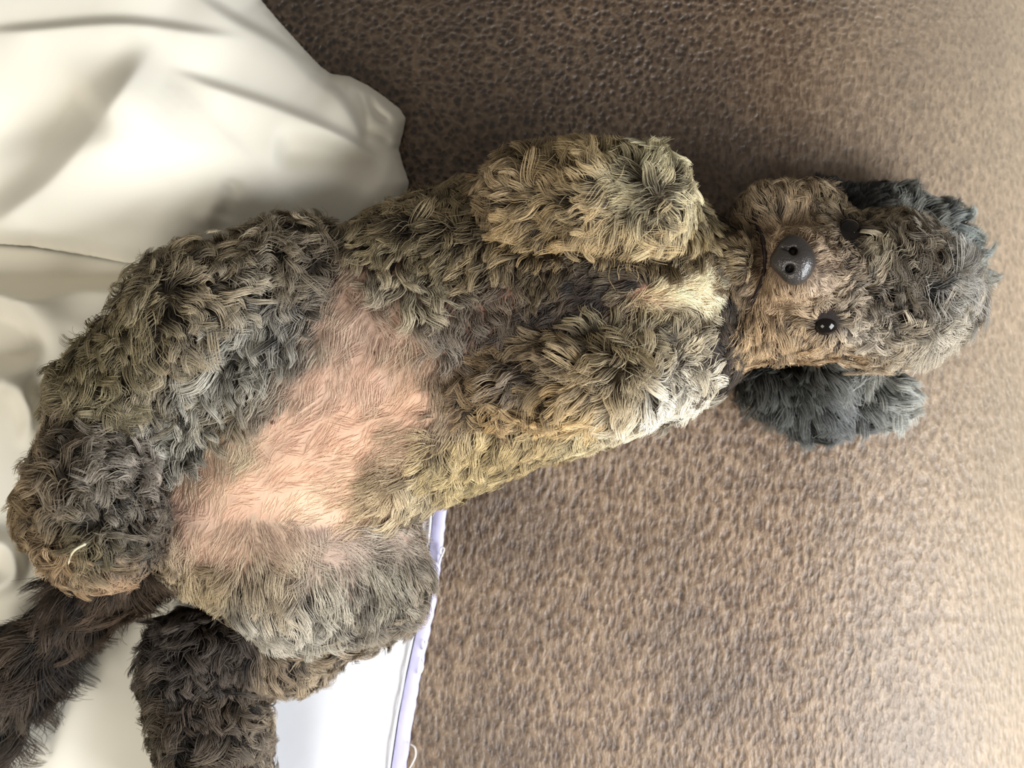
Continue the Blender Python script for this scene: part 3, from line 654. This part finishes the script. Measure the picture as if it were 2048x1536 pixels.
REGS = list(CP)
def region_of(pts):
    best = None; out = np.zeros(len(pts), int)
    for reg, f, k in PR:
        d = f(pts); i = REGS.index(reg)
        if best is None: best = d; out[:] = i
        else:
            m = d < best; best = np.where(m, d, best); out[m] = i
    return out
def field(reg, px):
    A = np.array(CP[reg]); d2 = ((px[:, None, :] - A[None, :, :2]) ** 2).sum(-1) + 60.0
    w = d2 ** -2.2; w /= w.sum(1, keepdims=True)
    return w @ A[:, 2:]
def vnoise(p, freq, seed):
    r = np.random.default_rng(seed); out = np.zeros(len(p))
    for k in range(5):
        d = r.normal(size=3); d /= np.linalg.norm(d); out += np.sin(p @ d * freq * (1 + .35 * k) + r.uniform(0, 6.28))
    return out / 2.4

# body mesh with skin colours
breg = region_of(BV); bpx = to_px(BV); skin = np.zeros((len(BV), 3))
for i, r in enumerate(REGS):
    m = breg == i
    if m.any(): skin[m] = field(r, bpx[m])[:, 11:14]
for x, y, z, r in EYES:
    w_ = np.clip(1.9 - np.hypot(bpx[:, 0] - x, bpx[:, 1] - y) / r, 0, 1)[:, None] * (BV[:, 2] > .05)[:, None]
    skin = skin * (1 - w_) + srgb(30, 24, 22) * w_
skin *= (1 + .08 * vnoise(BV, 160, 3))[:, None]
dog_loc = np.array([-.02, -.02, .005])
bm_ = mesh_np('dog', BV - dog_loc, BF); set_col(bm_, 'col', skin)
dog = link('dog', bm_, None, M_skin); dog.location = dog_loc
tag(dog, 'curly grey-brown dog lying on its back with a pink belly and folded paws', 'dog')

# ------------------------------------------------------------------ the dog: fur
tri = np.vstack([BF[:, [0, 1, 2]], BF[:, [0, 2, 3]]])
ta, tb, tc_ = BV[tri[:, 0]], BV[tri[:, 1]], BV[tri[:, 2]]
tcen = (ta + tb + tc_) / 3; tarea = .5 * np.linalg.norm(np.cross(tb - ta, tc_ - ta), axis=1)
treg = region_of(tcen); tn = grad(body, tcen); tpx = to_px(tcen)
DENS = {'torso': 1.0, 'hind': 1.0, 'paw': 1.1, 'thigh': 1.0, 'shank': 1.0, 'tail': .7, 'fore_a': 1.25, 'fore_b': 1.25, 'head': 1.5, 'ear': 1.0}
FURNAME = {'torso': 'body_fur', 'hind': 'leg_fur', 'paw': 'paw_fur', 'thigh': 'thigh_fur', 'shank': 'leg_fur', 'tail': 'tail_fur', 'fore_a': 'foreleg_fur', 'fore_b': 'foreleg_fur', 'head': 'head_fur', 'ear': 'ear_fur'}
NP = 11
BASE = 900000.0
nose_c = to_px(P(1585, 521, 128)); 
def make_fur(ri, reg):
    m = (treg == ri) & ((tn[:, 2] > -.45) | (tcen[:, 2] > .06)) & (tcen[:, 2] > .0056)
    m &= (tpx[:, 0] > -140) & (tpx[:, 1] < 1640)
    ids = np.where(m)[0]
    if not len(ids): return
    fl = field(reg, tpx[ids])
    wgt = tarea[ids] * fl[:, 14]
    N = int(wgt.sum() * BASE * DENS[reg])
    pick = rng.choice(ids, N, p=wgt / wgt.sum())
    u, v = rng.random(N), rng.random(N); f = u + v > 1; u[f] = 1 - u[f]; v[f] = 1 - v[f]
    root = ta[pick] + u[:, None] * (tb[pick] - ta[pick]) + v[:, None] * (tc_[pick] - ta[pick])
    px = to_px(root)
    if reg == 'head':
        keep = ((px[:, 0] - 1585) / 40) ** 2 + ((px[:, 1] - 521) / 45) ** 2 > 1
        for x, y, z, r in EYES: keep &= np.hypot(px[:, 0] - x, px[:, 1] - y) > r * .82
        dm, _, tt = poly_field(px[:, 0], px[:, 1], MOUTH); keep &= dm > 5
        root = root[keep]; px = px[keep]; N = len(root)
    # clumps
    A = field(reg, px); nrm = grad(body, root)
    if reg == 'head':                                   # hair parts round the eyes, the nose and the lips
        for x, y, rr, ls in [(e[0], e[1], 78, .45) for e in EYES] + [(1585, 521, 84, .5)]:
            dx, dy = px[:, 0] - x, px[:, 1] - y; dd = np.hypot(dx, dy) + 1e-6
            w = np.clip(1.25 - dd / rr, 0, 1)
            A[:, 0] = A[:, 0] * (1 - w) + w * dx / dd; A[:, 1] = A[:, 1] * (1 - w) + w * dy / dd
            A[:, 2] *= 1 - w * (1 - ls)
    clump_px = 13 if reg not in ('head',) else 10
    nC = max(8, int(N / (24 if reg != 'head' else 20)))
    ci = rng.choice(N, nC, replace=False)
    kd = kdtree.KDTree(nC)
    for i, c in enumerate(ci): kd.insert(root[c], i)
    kd.balance()
    cl = np.fromiter((kd.find(p)[1] for p in root), int, N)
    # two clump scales: locks of several clumps share direction
    lock = np.stack([vnoise(root[ci], 170, 11 + ri), vnoise(root[ci], 170, 31 + ri), vnoise(root[ci], 260, 51 + ri)], -1)
    def paths(rt, nr, a, jit, curl_amp, ph, fr, lenk, wig):
        n = len(rt); d = np.zeros((n, 3)); d[:, 0] = a[:, 0]; d[:, 1] = -a[:, 1]
        d += jit
        d -= (d * nr).sum(1, keepdims=True) * nr
        d /= np.linalg.norm(d, axis=1, keepdims=True) + 1e-9
        L = a[:, 2] * S * .98 * lenk; lift = a[:, 3]
        if reg == 'tail' and n == N: L = L * np.where(rng.random(n) < .04, 1.5, 1.0)
        side = np.cross(nr, d)
        t = np.linspace(0, 1, NP)[None, :, None]
        Lk = L[:, None, None]; lf = lift[:, None, None]
        base = rt[:, None, :] + Lk * (d[:, None, :] * (t * (1 - .45 * lf)) + nr[:, None, :] * lf * (1.15 * t - .75 * t * t))
        am = (curl_amp * L)[:, None, None] * t ** .9
        w1 = np.sin(2 * np.pi * fr[:, None, None] * t + ph[:, None, None]) - np.sin(ph)[:, None, None]
        w2 = np.cos(2 * np.pi * fr[:, None, None] * t + ph[:, None, None]) - np.cos(ph)[:, None, None]
        base = base + am * (side[:, None, :] * w1 + .55 * nr[:, None, :] * w2) + wig[:, None, None] * side[:, None, :] * Lk * t * t
        return base
    ca = A[ci]; nC_ = nC
    cph = rng.uniform(0, 6.28, nC_); cfr = rng.uniform(.7, 1.4, nC_); clk = rng.uniform(.7, 1.35, nC_)
    cj = .22 * rng.normal(size=(nC_, 3)) + .60 * lock * (.12 + ca[:, 4:5])
    cwig = .30 * rng.normal(size=nC_) * (.3 + ca[:, 4])
    G = paths(root[ci], nrm[ci], ca, cj, .17 * ca[:, 4], cph, cfr, clk, cwig)
    own = paths(root, nrm, A, cj[cl] + .16 * rng.normal(size=(N, 3)), .15 * A[:, 4], cph[cl] + .35 * rng.normal(size=N), cfr[cl], clk[cl] * rng.uniform(.8, 1.1, N), cwig[cl] + .06 * rng.normal(size=N))
    t = np.linspace(0, 1, NP)[None, :, None]
    cw = (A[:, 15] * rng.uniform(.8, 1.15, nC_)[cl])[:, None, None] * (t ** 1.1)
    stray = rng.random(N) < .07; cw = np.where(stray[:, None, None], .15, cw)
    Pth = own * (1 - cw) + (G[cl] + .0006 * rng.normal(size=(N, 1, 3))) * cw
    Pth[..., 2] = np.maximum(Pth[..., 2], .0035)
    # colour: dark near the skin, light at the tips, clumps differ
    cv = np.clip(rng.normal(.0, .26, nC_) + .14 * lock[:, 2], -.45, .45)
    tt = np.linspace(0, 1, NP)[None, :]
    mixv = np.clip(tt ** 1.25 * 1.1 + cv[cl][:, None] + .10 * rng.normal(size=(N, 1)), 0, 1.1)[..., None]
    col = A[:, None, 5:8] * (1 - .58 * np.clip((A[:, 15] - .2) / .35, 0, 1))[:, None, None] * (1 - mixv) + A[:, None, 8:11] * mixv  # roots darkened further: shade between locks painted into the colour
    col = np.clip(col * rng.uniform(.85, 1.15, (N, 1, 1)), 0.004, .95)
    shortf = np.clip((A[:, 15] - .2) / .35, 0, 1)
    rad = (.00013 + .00012 * shortf)[:, None] * (1.0 - .78 * tt ** 2)
    c = bpy.data.hair_curves.new(FURNAME[reg]); c.add_curves([NP] * N)
    c.position_data.foreach_set('vector', (Pth - dog_loc).astype(np.float32).ravel())
    ra = c.attributes.get('radius') or c.attributes.new('radius', 'FLOAT', 'POINT')
    ra.data.foreach_set('value', rad.astype(np.float32).ravel())
    at = c.attributes.new('col', 'FLOAT_COLOR', 'POINT')
    cc = np.ones((N * NP, 4), np.float32); cc[:, :3] = col.reshape(-1, 3); at.data.foreach_set('color', cc.ravel())
    c.materials.append(M_fur)
    o = bpy.data.objects.new(FURNAME[reg], c); COL.objects.link(o); o.parent = dog; o['kind'] = 'stuff'
    return N
tot = 0
for ri, reg in enumerate(REGS): tot += make_fur(ri, reg) or 0
print('HAIRS', tot, 'BODY', len(BV))

# ------------------------------------------------------------------ the dog: nose, eyes, mouth, small parts
def surf(px, py, z0=180):
    """the point where the line of sight-free vertical search meets the body, for a place given in pixels"""
    zz = np.arange(z0, 2, -.5); pts = np.array([P(px, py, z) for z in zz]); d = body(pts)
    i = np.argmax(d < 0); return pts[i]
nb = surf(1585, 521); nz = nb[2] * 1000 - 2.5
def nosef(p):
    d = seg(P(1585, 498, nz + 1), P(1590, 542, nz + 1), Rad(29, nz), Rad(29, nz), .85)(p)
    d = smin(d, seg(P(1562, 522, nz - 1), P(1600, 520, nz + 2), Rad(22, nz), Rad(30, nz))(p), .006)
    for x, y in ((1588, 502), (1581, 537)):
        g = seg(P(x, y, nz + 10), P(x - 3, y, nz + 4), .0024, .0026)(p); d = -smin(-d, g, .0018)
        g = seg(P(x - 4, y, nz + 9), P(x - 22, y + (-6 if y < 520 else 6), nz + 5), .0010, .0008)(p); d = -smin(-d, g, .0014)
    g = seg(P(1560, 521, nz + 9), P(1575, 520, nz + 12), .0006, .0004)(p); d = -smin(-d, g, .0014)
    return d
c0 = P(1585, 521, nz)
NV, NF = surface_nets(nosef, c0 - .026, c0 + .026, .0011)
nose = link('nose', mesh_np('nose', NV - dog_loc, NF), dog, M_nose); nose['label'] = 'dark grey nose'
for x, y, z, r in EYES:
    b = surf(x, y); R_ = Rad(r, b[2] * 1000); b = b + np.array([0, 0, -R_ * .5])
    ef = lambda p, c=b: np.linalg.norm(p - (c + np.array([0, 0, -.25 * R_])), axis=-1) - R_
    EV, EF = surface_nets(ef, b - R_ * 1.6, b + R_ * 1.6, R_ / 9)
    e = link('eye', mesh_np('eye', EV - dog_loc, EF), dog, M_eye); e['label'] = 'glossy dark brown eye'
mp_ = [surf(x, y) + np.array([0, 0, .0002]) for x, y in spline(MOUTH, 5)]
lips = tube('mouth', [p - dog_loc for p in mp_], .0019, M_lip, dog, r_end=.0010)
for x, y in ((751, 708), (545, 845)):
    b = surf(x, y)
    NVp, NFp = surface_nets(lambda p, c=b: seg(c + [0, 0, -.002], c + [.0004, 0, .0004], .0024, .0014)(p), b - .007, b + .007, .0011)
    link('nipple', mesh_np('nipple', NVp - dog_loc, NFp), dog, M_nipple)
for pts in ([(137, 1128), (141, 1112), (152, 1098), (170, 1088)],):
    b = surf(150, 1105); z = b[2] * 1000 + 12
    tube('claw', [P(x, y, z + 2 * math.sin(i)) - dog_loc for i, (x, y) in enumerate(spline(pts, 4))], .0004, M_claw, dog, r_end=.0009)
